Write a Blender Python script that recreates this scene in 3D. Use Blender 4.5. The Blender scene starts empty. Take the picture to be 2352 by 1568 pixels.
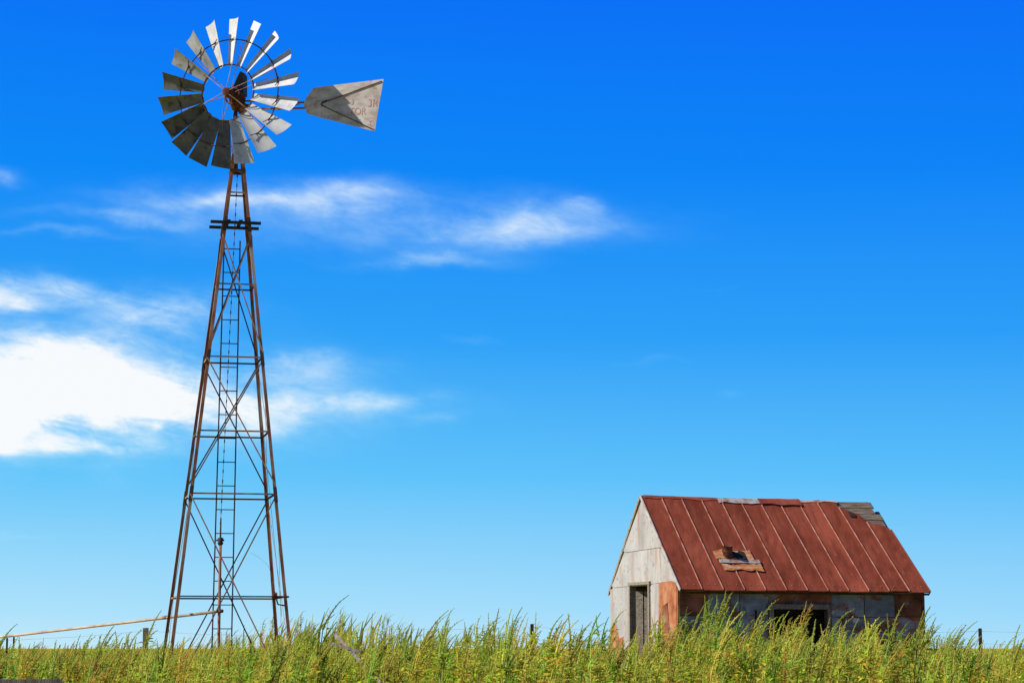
import bpy, math, random
import numpy as np
from mathutils import Vector, Matrix
R=math.radians
random.seed(7); np.random.seed(7)
scn=bpy.context.scene
COL=scn.collection
# ------------------------------------------------------------------ camera
F=5227.0; HOR=1488.0; CAMZ=1.2
P=math.atan((HOR-784)/F)
cd=bpy.data.cameras.new('camera'); cam=bpy.data.objects.new('camera',cd); COL.objects.link(cam)
cd.sensor_width=36; cd.lens=F/2352*36; cd.clip_end=20000; cd.clip_start=.1
cam.location=(0,0,CAMZ); cam.rotation_euler=(math.pi/2+P,0,0); scn.camera=cam
def at(u,v,Y):
    x=(u-1176)/F; y=(784-v)/F
    t=Y/(math.cos(P)-y*math.sin(P))
    return Vector((x*t, Y, CAMZ+t*(math.sin(P)+y*math.cos(P))))
# ------------------------------------------------------------------ light
SUN=Vector((-.745,-.20,.64)).normalized()
el=math.asin(SUN.z)
ld=bpy.data.lights.new('sun','SUN'); ld.energy=5.0; ld.angle=R(.5); ld.color=(1,.95,.85)
lo=bpy.data.objects.new('sun',ld); COL.objects.link(lo); lo.rotation_euler=SUN.to_track_quat('Z','Y').to_euler(); lo.location=(-30,-10,40)
scn.view_settings.view_transform='Standard'; scn.view_settings.look='None'; scn.view_settings.exposure=0
# ------------------------------------------------------------------ world
def build_world():
    w=bpy.data.worlds.new('World'); scn.world=w; w.use_nodes=True
    nt=w.node_tree; nt.nodes.clear(); L=nt.links.new
    def nd(t,**k):
        n=nt.nodes.new(t)
        for a,b in k.items(): setattr(n,a,b)
        return n
    def m(op,a,b=None,c=None,clamp=False):
        n=nd('ShaderNodeMath',operation=op); n.use_clamp=clamp
        for i,x in enumerate((a,b,c)):
            if x is None: continue
            if isinstance(x,(int,float)): n.inputs[i].default_value=x
            else: L(x,n.inputs[i])
        return n.outputs[0]
    tc=nd('ShaderNodeTexCoord'); vn=nd('ShaderNodeVectorMath',operation='NORMALIZE'); L(tc.outputs['Generated'],vn.inputs[0])
    sp=nd('ShaderNodeSeparateXYZ'); L(vn.outputs[0],sp.inputs[0])
    az=m('ARCTAN2',sp.outputs[0],sp.outputs[1]); e=m('ARCSINE',sp.outputs[2])
    U=m('MULTIPLY_ADD',az,5.227,1.176); V=m('MULTIPLY_ADD',e,-5.227,1.488)
    def noise(su,sv,scale,detail,rough,dist,off=0.,rot=0.):
        cb=nd('ShaderNodeCombineXYZ'); L(m('MULTIPLY',U,su),cb.inputs[0]); L(m('ADD',m('MULTIPLY_ADD',V,sv,off),m('MULTIPLY',U,rot)),cb.inputs[1])
        cb.inputs[2].default_value=off
        n=nd('ShaderNodeTexNoise'); L(cb.outputs[0],n.inputs['Vector'])
        n.inputs['Scale'].default_value=scale; n.inputs['Detail'].default_value=detail
        n.inputs['Roughness'].default_value=rough; n.inputs['Distortion'].default_value=dist
        return n.outputs[0]
    w1=noise(1,2.2,4,4,.5,0,3.1); w2=noise(1,2.0,4,5,.55,0,9.7)
    Uw=m('ADD',U,m('MULTIPLY',m('SUBTRACT',w1,.5),.30)); Vw=m('ADD',V,m('MULTIPLY',m('SUBTRACT',w2,.5),.12))
    blobs=[(-.14,.925,.54,.110,2.6),(.22,.905,.28,.088,1.35),(.56,.94,.36,.050,.66),(.66,.85,.16,.026,.42),(-.04,.700,.25,.034,1.15),(.36,.730,.15,.048,.72),(.12,1.040,.30,.020,.45),
           (.76,.462,.28,.036,.56),(.46,.475,.24,.026,.48),(1.18,.520,.24,.034,.50),(1.00,.600,.15,.018,.46),(.28,.52,.22,.016,.34),(1.33,.48,.05,.018,.28),
           (.84,.53,.52,.055,.30),(1.03,.97,.06,.014,.36),(1.08,.79,.05,.010,.12),(1.46,.83,.07,.009,.12),(1.70,.912,.04,.010,.16),(0.0,.43,.05,.022,.55),
           (1.62,.655,.08,.007,.10),(.10,1.245,.15,.008,.25),(.08,.565,.16,.012,.3),(.86,.925,.14,.022,.42)]
    tot=None
    for cx,cy,rx,ry,a in blobs:
        dx=m('MULTIPLY',m('SUBTRACT',Uw,cx),1/rx); dy=m('MULTIPLY',m('SUBTRACT',Vw,cy),1/ry)
        q=m('ADD',m('MULTIPLY',dx,dx),m('MULTIPLY',dy,dy))
        g=m('MULTIPLY',m('EXPONENT',m('MULTIPLY',q,-1.0)),a)
        tot=g if tot is None else m('ADD',tot,g)
    n1=noise(1.0,3.2,2.8,10,.58,.3,1.3,-.35); n2=noise(1.0,2.0,12,9,.64,.5,5.2,-.3)
    f=m('ADD',m('MULTIPLY_ADD',m('SUBTRACT',n1,.5),2.1,.66),m('MULTIPLY',m('SUBTRACT',n2,.5),.85))
    dens=m('MULTIPLY',tot,m('MAXIMUM',f,.10))
    mr=nd('ShaderNodeMapRange',interpolation_type='SMOOTHSTEP'); L(dens,mr.inputs[0])
    mr.inputs[1].default_value=-.12; mr.inputs[2].default_value=1.12; mr.inputs[3].default_value=-.03; mr.inputs[4].default_value=.97
    op=m('MULTIPLY',m('MAXIMUM',mr.outputs[0],0.),m('LESS_THAN',m('ABSOLUTE',az),1.4))
    r=nd('ShaderNodeMapRange'); L(e,r.inputs[0]); r.inputs[1].default_value=0; r.inputs[2].default_value=.3
    cr=nd('ShaderNodeValToRGB'); L(r.outputs[0],cr.inputs[0])
    st=[(0,(.54,.82,.97)),(.056,(.41,.76,.98)),(.247,(.125,.57,.97)),(.45,(.026,.375,.95)),(.694,(.0,.250,.95)),(.945,(.0,.172,.94))]
    els=cr.color_ramp.elements
    els[0].position=0; els[0].color=(*st[0][1],1); els[1].position=st[-1][0]; els[1].color=(*st[-1][1],1)
    for p_,c_ in st[1:-1]:
        x=els.new(p_); x.color=(*c_,1)
    def mix(fac,a,b,bt='MIX'):
        n=nd('ShaderNodeMix',data_type='RGBA',blend_type=bt)
        for i,x in ((0,fac),(6,a),(7,b)):
            if isinstance(x,(int,float)): n.inputs[i].default_value=x
            elif isinstance(x,tuple): n.inputs[i].default_value=(*x,1)
            else: L(x,n.inputs[i])
        return n.outputs[2]
    r2=nd('ShaderNodeMapRange'); L(e,r2.inputs[0]); r2.inputs[1].default_value=.3; r2.inputs[2].default_value=.75
    c=mix(r2.outputs[0],cr.outputs[0],(.01,.06,.30))
    r3=nd('ShaderNodeMapRange'); L(az,r3.inputs[0]); r3.inputs[1].default_value=-.22; r3.inputs[2].default_value=.25
    c=mix(r3.outputs[0],c,mix(1.0,c,(.75,.90,1.0),'MULTIPLY'))
    r4=nd('ShaderNodeMapRange',interpolation_type='SMOOTHSTEP'); L(m('ABSOLUTE',az),r4.inputs[0]); r4.inputs[1].default_value=.7; r4.inputs[2].default_value=1.6
    c=mix(r4.outputs[0],c,mix(1.0,c,(.50,.52,.58),'MULTIPLY'))
    sky=nd('ShaderNodeTexSky'); sky.sky_type='NISHITA'; sky.sun_disc=False; sky.sun_elevation=el
    sky.sun_rotation=math.atan2(SUN.x,SUN.y)%(2*math.pi); sky.dust_density=.1; sky.ozone_density=6; sky.air_density=.8
    c10=mix(1.0,c,(10.,10.,10.),'MULTIPLY')
    c2=mix(.965,sky.outputs[0],c10)
    cc=mix(op,(4.6,8.4,10.0),(9.7,9.8,9.9))
    c3=mix(op,c2,cc)
    bg=nd('ShaderNodeBackground'); bg.inputs[1].default_value=.1; L(c3,bg.inputs[0])
    out=nd('ShaderNodeOutputWorld'); L(bg.outputs[0],out.inputs[0])
build_world()
# ------------------------------------------------------------------ materials
def make_mat(name,ramp,nscale=3,stretch=(1,1,1),rough=.8,metal=0.,bump=.2,patches=(),objrand=0.,detail=9,bscale=None,spec=.25):
    mt=bpy.data.materials.new(name); mt.use_nodes=True; nt=mt.node_tree; L=nt.links.new
    bs=nt.nodes['Principled BSDF']; bs.inputs['Roughness'].default_value=rough; bs.inputs['Metallic'].default_value=metal; bs.inputs['Specular IOR Level'].default_value=spec
    tc=nt.nodes.new('ShaderNodeTexCoord'); oi=nt.nodes.new('ShaderNodeObjectInfo')
    mu=nt.nodes.new('ShaderNodeMath'); mu.operation='MULTIPLY'; mu.inputs[1].default_value=37 if objrand else 0; L(oi.outputs['Random'],mu.inputs[0])
    ad=nt.nodes.new('ShaderNodeVectorMath'); ad.operation='ADD'; L(tc.outputs['Object'],ad.inputs[0]); L(mu.outputs[0],ad.inputs[1])
    def noise(sc,stt,det=detail,ro=.6):
        mp=nt.nodes.new('ShaderNodeMapping'); mp.inputs['Scale'].default_value=stt; L(ad.outputs[0],mp.inputs[0])
        n=nt.nodes.new('ShaderNodeTexNoise'); n.inputs['Scale'].default_value=sc; n.inputs['Detail'].default_value=det; n.inputs['Roughness'].default_value=ro
        L(mp.outputs[0],n.inputs['Vector']); return n.outputs[0]
    n=noise(nscale,stretch)
    cr=nt.nodes.new('ShaderNodeValToRGB'); L(n,cr.inputs[0]); e=cr.color_ramp.elements
    k=len(ramp); ps=[.32+.36*i/(k-1) for i in range(k)]
    e[0].position=ps[0]; e[0].color=(*ramp[0],1); e[1].position=ps[-1]; e[1].color=(*ramp[-1],1)
    for i in range(1,k-1): x=e.new(ps[i]); x.color=(*ramp[i],1)
    c=cr.outputs[0]
    for col,sc,stt,lo_,hi_ in patches:
        mr=nt.nodes.new('ShaderNodeMapRange'); L(noise(sc,stt),mr.inputs[0]); mr.inputs[1].default_value=lo_; mr.inputs[2].default_value=hi_
        mx=nt.nodes.new('ShaderNodeMix'); mx.data_type='RGBA'; L(mr.outputs[0],mx.inputs[0]); L(c,mx.inputs[6]); mx.inputs[7].default_value=(*col,1); c=mx.outputs[2]
    if objrand:
        hs=nt.nodes.new('ShaderNodeHueSaturation'); mr=nt.nodes.new('ShaderNodeMapRange'); L(oi.outputs['Random'],mr.inputs[0])
        mr.inputs[3].default_value=1-objrand; mr.inputs[4].default_value=1+objrand; L(mr.outputs[0],hs.inputs['Value']); L(c,hs.inputs['Color']); c=hs.outputs[0]
    L(c,bs.inputs['Base Color'])
    if bump:
        b=nt.nodes.new('ShaderNodeBump'); b.inputs['Strength'].default_value=bump; b.inputs['Distance'].default_value=.01
        L(noise(bscale or nscale*4,stretch),b.inputs['Height']); L(b.outputs[0],bs.inputs['Normal'])
    return mt
M={}
M['leg']=make_mat('rusted_angle_iron',[(.17,.065,.035),(.36,.145,.07),(.50,.24,.13)],5,(1,1,.6),.8,.0,.2,[((.50,.42,.35),2.2,(1,1,.35),.55,.65)])
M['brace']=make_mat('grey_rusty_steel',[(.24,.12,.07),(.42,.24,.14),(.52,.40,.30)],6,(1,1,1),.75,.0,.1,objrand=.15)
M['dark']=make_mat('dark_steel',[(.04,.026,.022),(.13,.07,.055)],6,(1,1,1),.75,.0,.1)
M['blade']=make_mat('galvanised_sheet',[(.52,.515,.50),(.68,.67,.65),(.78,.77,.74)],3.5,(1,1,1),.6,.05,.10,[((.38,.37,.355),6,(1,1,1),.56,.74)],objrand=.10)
M['bladeshade']=make_mat('shade_toned_galvanised_sheet',[(.09,.09,.088),(.145,.145,.14),(.21,.205,.195)],3.5,(1,1,1),.65,.0,.12,[((.05,.048,.045),6,(1,1,1),.52,.70),((.20,.14,.09),4,(1,1,1),.62,.76)],objrand=.2,spec=.08)  # galvanised tone darkened to paint in shade on lower-left blades; brown stains on top
M['bladehalfshade']=make_mat('half_shade_stained_galvanised_sheet',[(.26,.255,.245),(.38,.375,.36),(.50,.49,.47)],3.5,(1,1,1),.65,.0,.12,[((.16,.15,.14),6,(1,1,1),.52,.70),((.34,.24,.16),4,(1,1,1),.60,.74)],objrand=.15,spec=.1)  # in-between tone painting half shade into the colour, plus grey and brown stains
M['vane']=make_mat('weathered_vane_sheet',[(.46,.37,.32),(.64,.56,.50),(.78,.71,.65)],4,(1,1,2),.75,.0,.15,[((.46,.29,.22),7,(1,1,2),.54,.72)],spec=.1)
M['letter']=make_mat('faded_red_paint',[(.64,.54,.48),(.58,.36,.30),(.55,.29,.24)],14,(1,1,1),.9,0,0)
M['motor']=make_mat('rusted_cast_iron',[(.04,.016,.01),(.13,.04,.02),(.24,.08,.035)],9,(1,1,1),.85,.0,.5)
M['hood']=make_mat('dark_hood_sheet',[(.03,.03,.03),(.10,.09,.085)],6,(1,1,1),.6,.0,.1)
M['wood']=make_mat('weathered_wood',[(.16,.13,.10),(.32,.27,.21),(.44,.38,.31)],5,(1,6,6),.9,0,.5,objrand=.15)
M['woodv']=make_mat('weathered_upright_wood',[(.10,.08,.065),(.22,.18,.145),(.32,.275,.23)],5,(6,6,1),.9,0,.5,objrand=.15)
M['deck']=make_mat('brown_grey_roof_boards',[(.10,.07,.045),(.25,.195,.14),(.40,.33,.25)],4,(1,12,12),.95,0,.5,spec=.05)
M['roof']=make_mat('rust_red_roof_sheet',[(.22,.050,.027),(.33,.076,.041),(.43,.108,.060)],1.3,(1,.7,.7),.95,.0,.08,[((.21,.050,.030),4,(2.2,.35,.35),.50,.74),((.47,.18,.11),7,(2.2,.6,.6),.60,.80),((.50,.19,.12),14,(1,1,1),.66,.80)],objrand=.15,bscale=3,spec=.05)
M['seam']=make_mat('pale_rusted_seam',[(.32,.10,.06),(.50,.23,.16),(.60,.38,.30)],7,(1,1,1),.85,.0,.1,spec=.05)
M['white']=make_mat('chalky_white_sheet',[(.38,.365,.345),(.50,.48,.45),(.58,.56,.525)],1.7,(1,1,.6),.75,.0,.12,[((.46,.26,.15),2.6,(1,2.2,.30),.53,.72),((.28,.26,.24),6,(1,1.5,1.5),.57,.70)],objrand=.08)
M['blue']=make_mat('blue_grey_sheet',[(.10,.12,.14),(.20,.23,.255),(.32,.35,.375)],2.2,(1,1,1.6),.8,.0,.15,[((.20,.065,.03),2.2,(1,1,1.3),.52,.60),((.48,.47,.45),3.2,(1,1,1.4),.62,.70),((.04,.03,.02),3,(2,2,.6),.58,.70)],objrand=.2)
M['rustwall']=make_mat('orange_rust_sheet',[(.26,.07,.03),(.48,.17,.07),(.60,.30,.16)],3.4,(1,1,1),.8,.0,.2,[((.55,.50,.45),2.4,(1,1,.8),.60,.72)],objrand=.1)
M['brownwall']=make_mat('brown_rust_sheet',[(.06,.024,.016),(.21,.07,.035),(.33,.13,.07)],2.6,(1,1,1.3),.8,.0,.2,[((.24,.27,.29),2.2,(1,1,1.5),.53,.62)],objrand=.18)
M['darkwood']=make_mat('dark_inner_wood',[(.02,.016,.013),(.06,.045,.035)],4,(1,1,1),.95,0,.3)
M['orange']=make_mat('orange_patch_sheet',[(.44,.12,.04),(.66,.26,.09),(.74,.54,.38)],6,(1,2,2),.8,0,.1)
M['flash']=make_mat('pale_flashing',[(.42,.38,.35),(.62,.58,.54)],5,(1,1,1),.8,.0,.1,[((.45,.2,.13),6,(1,1,1),.54,.62)],spec=.1)
M['pipe']=make_mat('tan_rusted_pipe',[(.42,.25,.15),(.62,.46,.30),(.72,.60,.44)],3,(1,1,1),.7,.0,.1)
M['ground']=make_mat('dry_grass_ground',[(.22,.22,.03),(.40,.36,.05),(.50,.38,.08)],.35,(1,1,1),1,0,.3,[((.22,.27,.03),.08,(1,2,1),.5,.62)],spec=.0)
def veg_mat(name,trans=.4):
    mt=bpy.data.materials.new(name); mt.use_nodes=True; nt=mt.node_tree; L=nt.links.new
    bs=nt.nodes.new('ShaderNodeBsdfDiffuse')
    a=nt.nodes.new('ShaderNodeAttribute'); a.attribute_name='tint'
    tc=nt.nodes.new('ShaderNodeTexCoord'); n=nt.nodes.new('ShaderNodeTexNoise'); n.inputs['Scale'].default_value=22; n.inputs['Detail'].default_value=1; L(tc.outputs['Object'],n.inputs['Vector'])
    mr=nt.nodes.new('ShaderNodeMapRange'); L(n.outputs[0],mr.inputs[0]); mr.inputs[1].default_value=.3; mr.inputs[2].default_value=.7; mr.inputs[3].default_value=.85; mr.inputs[4].default_value=1.15
    v=nt.nodes.new('ShaderNodeVectorMath'); v.operation='MULTIPLY'; L(a.outputs['Color'],v.inputs[0]); L(mr.outputs[0],v.inputs[1])
    L(v.outputs[0],bs.inputs['Color'])
    t=nt.nodes.new('ShaderNodeBsdfTranslucent'); L(v.outputs[0],t.inputs[0])
    mx=nt.nodes.new('ShaderNodeMixShader'); mx.inputs[0].default_value=trans; L(bs.outputs[0],mx.inputs[1]); L(t.outputs[0],mx.inputs[2])
    nt.nodes.remove(nt.nodes['Principled BSDF'])
    L(mx.outputs[0],nt.nodes['Material Output'].inputs[0]); return mt
M['veg']=veg_mat('weed_foliage')
# ------------------------------------------------------------------ mesh builder
def tag(o,label=None,cat=None,group=None,kind=None):
    if label: o['label']=label
    if cat: o['category']=cat
    if group: o['group']=group
    if kind: o['kind']=kind
    return o
def empty(name,loc,rz=0):
    o=bpy.data.objects.new(name,None); COL.objects.link(o); o.location=loc; o.rotation_euler=(0,0,rz); o.empty_display_size=.2; return o
class MB:
    def __init__(s): s.v=[]; s.f=[]
    def poly(s,pts,faces):
        b=len(s.v); s.v+= [tuple(p) for p in pts]; s.f+=[tuple(b+i for i in f) for f in faces]; return s
    def extrude(s,poly,d):
        n=len(poly); d=Vector(d); a=[Vector(p) for p in poly]; b=[p+d for p in a]
        return s.poly(a+b,[tuple(range(n))[::-1],tuple(range(n,2*n))]+[(i,(i+1)%n,n+(i+1)%n,n+i) for i in range(n)])
    def box(s,a,b):
        x0,y0,z0=a; x1,y1,z1=b
        return s.extrude([(x0,y0,z0),(x1,y0,z0),(x1,y1,z0),(x0,y1,z0)],(0,0,z1-z0))
    def bar(s,a,b,w,h,up=(0,0,1)):
        a=Vector(a); b=Vector(b); d=(b-a).normalized(); up=Vector(up)
        r=d.cross(up)
        if r.length<1e-4: r=d.cross(Vector((1,0,0)))
        r.normalize(); u=r.cross(d)
        return s.extrude([a-r*w/2-u*h/2,a+r*w/2-u*h/2,a+r*w/2+u*h/2,a-r*w/2+u*h/2],b-a)
    def angle(s,a,b,d1,d2,w,t):
        a=Vector(a); b=Vector(b); d1=Vector(d1).normalized(); d2=Vector(d2).normalized()
        q=[(0,0),(w,0),(w,t),(t,t),(t,w),(0,w)]
        return s.extrude([a+d1*x+d2*y for x,y in q],b-a)
    def tube(s,pts,rad,n=8,cap=True):
        pts=[Vector(p) for p in pts]; rad=rad if isinstance(rad,(list,tuple)) else [rad]*len(pts)
        b0=len(s.v); prev=None
        for i,p in enumerate(pts):
            d=(pts[min(i+1,len(pts)-1)]-pts[max(i-1,0)]).normalized()
            if prev is None: r=d.cross(Vector((0,0,1)));  r=r if r.length>1e-3 else d.cross(Vector((1,0,0)))
            else: r=prev-d*prev.dot(d)
            r.normalize(); prev=r; u=d.cross(r)
            for k in range(n):
                a=2*math.pi*k/n; s.v.append(tuple(p+(r*math.cos(a)+u*math.sin(a))*rad[i]))
        for i in range(len(pts)-1):
            for k in range(n):
                s.f.append((b0+i*n+k,b0+i*n+(k+1)%n,b0+(i+1)*n+(k+1)%n,b0+(i+1)*n+k))
        if cap:
            s.f.append(tuple(b0+k for k in range(n))[::-1]); e=b0+(len(pts)-1)*n; s.f.append(tuple(e+k for k in range(n)))
        return s
    def ring(s,c,ax,ay,r,rt,n=48,m=5):
        c=Vector(c); b0=len(s.v); az=ax.cross(ay)
        for i in range(n):
            a=2*math.pi*i/n; e=ax*math.cos(a)+ay*math.sin(a)
            for k in range(m):
                q=2*math.pi*k/m; s.v.append(tuple(c+e*(r+rt*math.cos(q))+az*rt*math.sin(q)))
        for i in range(n):
            for k in range(m):
                j=(i+1)%n; s.f.append((b0+i*m+k,b0+j*m+k,b0+j*m+(k+1)%m,b0+i*m+(k+1)%m))
        return s
    def build(s,name,mat,parent=None,origin=(0,0,0),smooth=False):
        me=bpy.data.meshes.new(name); O=Vector(origin)
        me.from_pydata([tuple(Vector(p)-O) for p in s.v],[],s.f); me.update()
        me.materials.append(mat)
        if smooth:
            for p in me.polygons: p.use_smooth=True
        o=bpy.data.objects.new(name,me); COL.objects.link(o)
        if parent: o.parent=parent
        return o
# ------------------------------------------------------------------ ground
def gz(x,y):
    g=1.0*math.exp(-(((x+3.4)/2.9)**2+((y-45.5)/3.2)**2))
    g+=.04*math.sin(x*.7+1)*math.cos(y*.45)*(1 if y<200 else 0)
    return g
def build_ground():
    def axis(fine,step,far):
        a=list(np.arange(0,fine,step)); s=step; v=a[-1]
        while v<far: s*=1.35; v+=s; a.append(v)
        return a
    xa=axis(16,1.0,6000); xs=sorted(set([-v for v in xa]+xa))
    ya=axis(60,1.0,9000); ys=[-60,-30,-10]+ya
    m=MB(); nx=len(xs)
    for y in ys:
        for x in xs: m.v.append((x,y,gz(x,y)))
    for j in range(len(ys)-1):
        for i in range(nx-1): m.f.append((j*nx+i,j*nx+i+1,(j+1)*nx+i+1,(j+1)*nx+i))
    o=m.build('ground',M['ground'],smooth=True); tag(o,kind='structure')
build_ground()
# ------------------------------------------------------------------ windmill
TY=37.0; TX=-4.60; th=R(12)
TC=Vector((TX,TY,0)); g0=gz(TX,TY)
ex=Vector((math.cos(th),math.sin(th),0)); ey=Vector((-math.sin(th),math.cos(th),0))
def zof(v,Y=TY): return at(540,v,Y).z
zA,zB=zof(1370),zof(380)
def hw(z): return .865+(z-zA)*(.112-.865)/(zB-zA)
def corner(i,z,k=0.):
    sx,sy=((-1,-1),(1,-1),(1,1),(-1,1))[i]; h=hw(z)-k
    return TC+ex*sx*h+ey*sy*h+Vector((.05*(z-zA)/(zB-zA),0,z))
wm=empty('windmill',(TX,TY,g0)); OR=(TX,TY,g0)
tag(wm,'tall rusty lattice windmill with galvanised blades and a tail vane','windmill')
def wp(mb,name,mat,parent=wm,smooth=False): return mb.build(name,M[mat],parent,OR,smooth)
ztop=zof(300)
for i in range(4):
    sx,sy=((-1,-1),(1,-1),(1,1),(-1,1))[i]
    b=corner(i,-.1); t=corner(i,ztop)
    wp(MB().angle(b,t,-ex*sx,-ey*sy,.052,.008),'leg','leg')
    for v in (1140,828,520):
        a=corner(i,zof(v)-.12,-.006); c=corner(i,zof(v)+.12,-.006)
        wp(MB().angle(a,c,-ex*sx,-ey*sy,.060,.006),'splice_plate','dark')
levels=[1367,1131,987,817,650,440]
for n,v in enumerate(levels):
    z=zof(v,TY-hw(zof(v)))
    for i in range(4):
        a=corner(i,z,.012); b=corner((i+1)%4,z,.012)
        inn=[ey,-ex,-ey,ex][i]
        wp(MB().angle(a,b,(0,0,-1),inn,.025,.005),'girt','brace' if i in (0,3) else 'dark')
spans=[(.15,zof(1140)),(zof(1120),zof(830)),(zof(815),zof(545))]
for n,(z0,z1) in enumerate(spans):
    for i in range(4):
        j=(i+1)%4; out=[-ey,ex,ey,-ex][i]
        for q,(p,r) in enumerate(((i,j),(j,i))):
            a=corner(p,z0,.004)+out*(.012*q-.004); b=corner(r,z1,.004)+out*(.012*q-.004)
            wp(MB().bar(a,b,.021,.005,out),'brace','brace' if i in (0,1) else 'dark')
for v in (395,360):
    z=zof(v)
    for i in (0,2): wp(MB().bar(corner(i,z,-.004),corner((i+1)%4,z,-.004),.008,.05),'top_band','dark')
for v,Yo,u0,u1 in ((515,-1,484,599),(529,1,481,594)):
    z=zof(520); h=hw(z)
    a=at(u0,v,TY+Yo*(h+.02)); b=at(u1,v,TY+Yo*(h+.02))
    c=(a+b)/2; L_=(b-a).length/2; z_=z+.02
    wp(MB().bar(Vector((c.x,c.y,z_))-ex*L_,Vector((c.x,c.y,z_))+ex*L_,.09,.038),'platform_board','darkwood')
for s in (-1,1):
    z=zof(520)+.058; h=hw(z)+.04
    wp(MB().bar(TC+ex*s*.1-ey*h+Vector((0,0,z)),TC+ex*s*.1+ey*h+Vector((0,0,z)),.06,.02),'platform_cleat','darkwood')
rl=MB()
def lad(z,s): return TC+ey*(hw(z)-.03)+ex*(s*.165)+Vector((0,0,z))
for s in (-1,1): rl.bar(lad(0,s),lad(7.9,s*.8),.022,.010,ey)
lo_=wp(rl,'ladder','dark')
z=.35
while z<7.8:
    f_=1-.2*(z/7.9); wp(MB().bar(lad(z,-f_),lad(z,f_),.015,.015),'rung','dark',lo_); z+=.39
ptop=at(507,1200,TY)
q0=TC+Vector((.05,0,zof(400))); n=70
mbr=MB()
q1=ptop+Vector((0,0,.05))
mbr.tube([TC+Vector((.05,0,zof(290))),q0],.008,5)
for i in range(n):
    a=q0.lerp(q1,i/n); b=q0.lerp(q1,(i+.72)/n)
    mbr.bar(a,b,.018,.006,ex if i%2 else ey); mbr.bar(b,q0.lerp(q1,(i+1)/n),.006,.006)
wp(mbr,'pump_chain','dark')
fw=MB(); a=corner(1,zof(470),.06); b=corner(1,1.7,.1)
fw.tube([a,a.lerp(b,.5)+ex*-.03,b],.0035,4); wp(fw,'furl_wire','dark')
c=at(575,1268,TY-.3); d=at(622,1395,TY-.4); cw=MB()
cw.tube([c.lerp(d,t)+Vector((.16*math.sin(math.pi*t),0,.14*math.sin(math.pi*t))) for t in [i/10 for i in range(11)]],.0018,4); wp(cw,'loose_wire','brace')
lv=MB(); k=corner(1,zof(1372))
lv.tube([k+ex*-.25+ey*-.03,k+ex*.03+ey*-.03],.018,6); lv.tube([k+ex*-.2+Vector((0,0,.08)),k+ex*-.14+Vector((0,0,-.12)),k+ex*-.02+Vector((0,0,-.14))],.014,6)
lv.tube([k+ex*-.22+ey*-.03+Vector((0,0,.02)),k+ex*-.16+ey*-.03+Vector((0,0,.02))],[.05,.05],10); wp(lv,'furl_lever','motor')
hz=zof(213)-.08; yaw=R(20)
nv=Vector((-math.sin(yaw),-math.cos(yaw),0)); rx=Vector((math.cos(yaw),-math.sin(yaw),0)); Z=Vector((0,0,1))
wp(MB().tube([TC+Z*(zof(400)),TC+Z*(hz-.12)],[.045,.035],10),'mast_pipe','dark',smooth=True)
def blobm(c,axes,prof,n=14):
    m=MB()
    for h,r in prof:
        for k in range(n):
            a=2*math.pi*k/n; m.v.append(tuple(c+axes[2]*h+axes[0]*math.cos(a)*r*1.0+axes[1]*math.sin(a)*r))
    for i in range(len(prof)-1):
        for k in range(n): m.f.append((i*n+k,i*n+(k+1)%n,(i+1)*n+(k+1)%n,(i+1)*n+k))
    m.f.append(tuple(range(n))[::-1]); e=(len(prof)-1)*n; m.f.append(tuple(e+k for k in range(n))); return m
MC=TC+Z*hz+Vector((.03,0,0))
gb=blobm(MC+Z*-.02,(rx,nv,Z),[(-.22,.05),(-.19,.09),(-.12,.12),(0,.14),(.08,.12),(.12,.07)],12)
gb.tube([MC+nv*.02,MC+nv*.36],[.075,.05],12)
gb.box(tuple(MC+Vector((.02,-.1,-.26))),tuple(MC+Vector((.15,.10,-.12))))
gb.tube([MC+rx*.12+Z*-.18,MC+rx*.28+Z*-.16],[.05,.03],8)
gb.ring(MC+nv*.20+rx*.01+Z*-.02,rx,Z,.135,.018,20,6)
gbo=wp(gb,'gearbox','motor')
hd=MB(); hb=MC+nv*.02+rx*-.01
hd.extrude([hb+rx*-.12+Z*.06,hb+rx*.12+Z*.02,hb+rx*.115+Z*.38,hb+rx*.06+Z*.44,hb+rx*-.02+Z*.28],nv*-.16); wp(hd,'hood','hood',gbo)
WC=MC+nv*.34; RW=1.255
wh=MB(); wh.ring(WC,rx,Z,.475,.010); wh.ring(WC-nv*.02,rx,Z,.905,.011)
wh.ring(WC+nv*.03,rx,Z,.475,.006)
wheel=wp(wh,'wheel_rim','dark')
hm=blobm(WC,(rx,Z,nv),[(-.10,.05),(-.09,.085),(-.02,.085),(0,.06),(.06,.05),(.07,.07),(.10,.065),(.11,.03)],16)
wp(hm,'hub','motor',wheel)
for k in range(6):
    for off,sg in ((.09,-1),(-.09,1)):
        ph=R(60*k+12); e1=rx*math.sin(ph)+Z*math.cos(ph); ph2=ph+R(3*sg); e2=rx*math.sin(ph2)+Z*math.cos(ph2)
        wp(MB().tube([WC+nv*off+e1*.05,WC+e2*.905-nv*.02],.0065,5),'spoke','brace',wheel)
pa=R(39)
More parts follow.
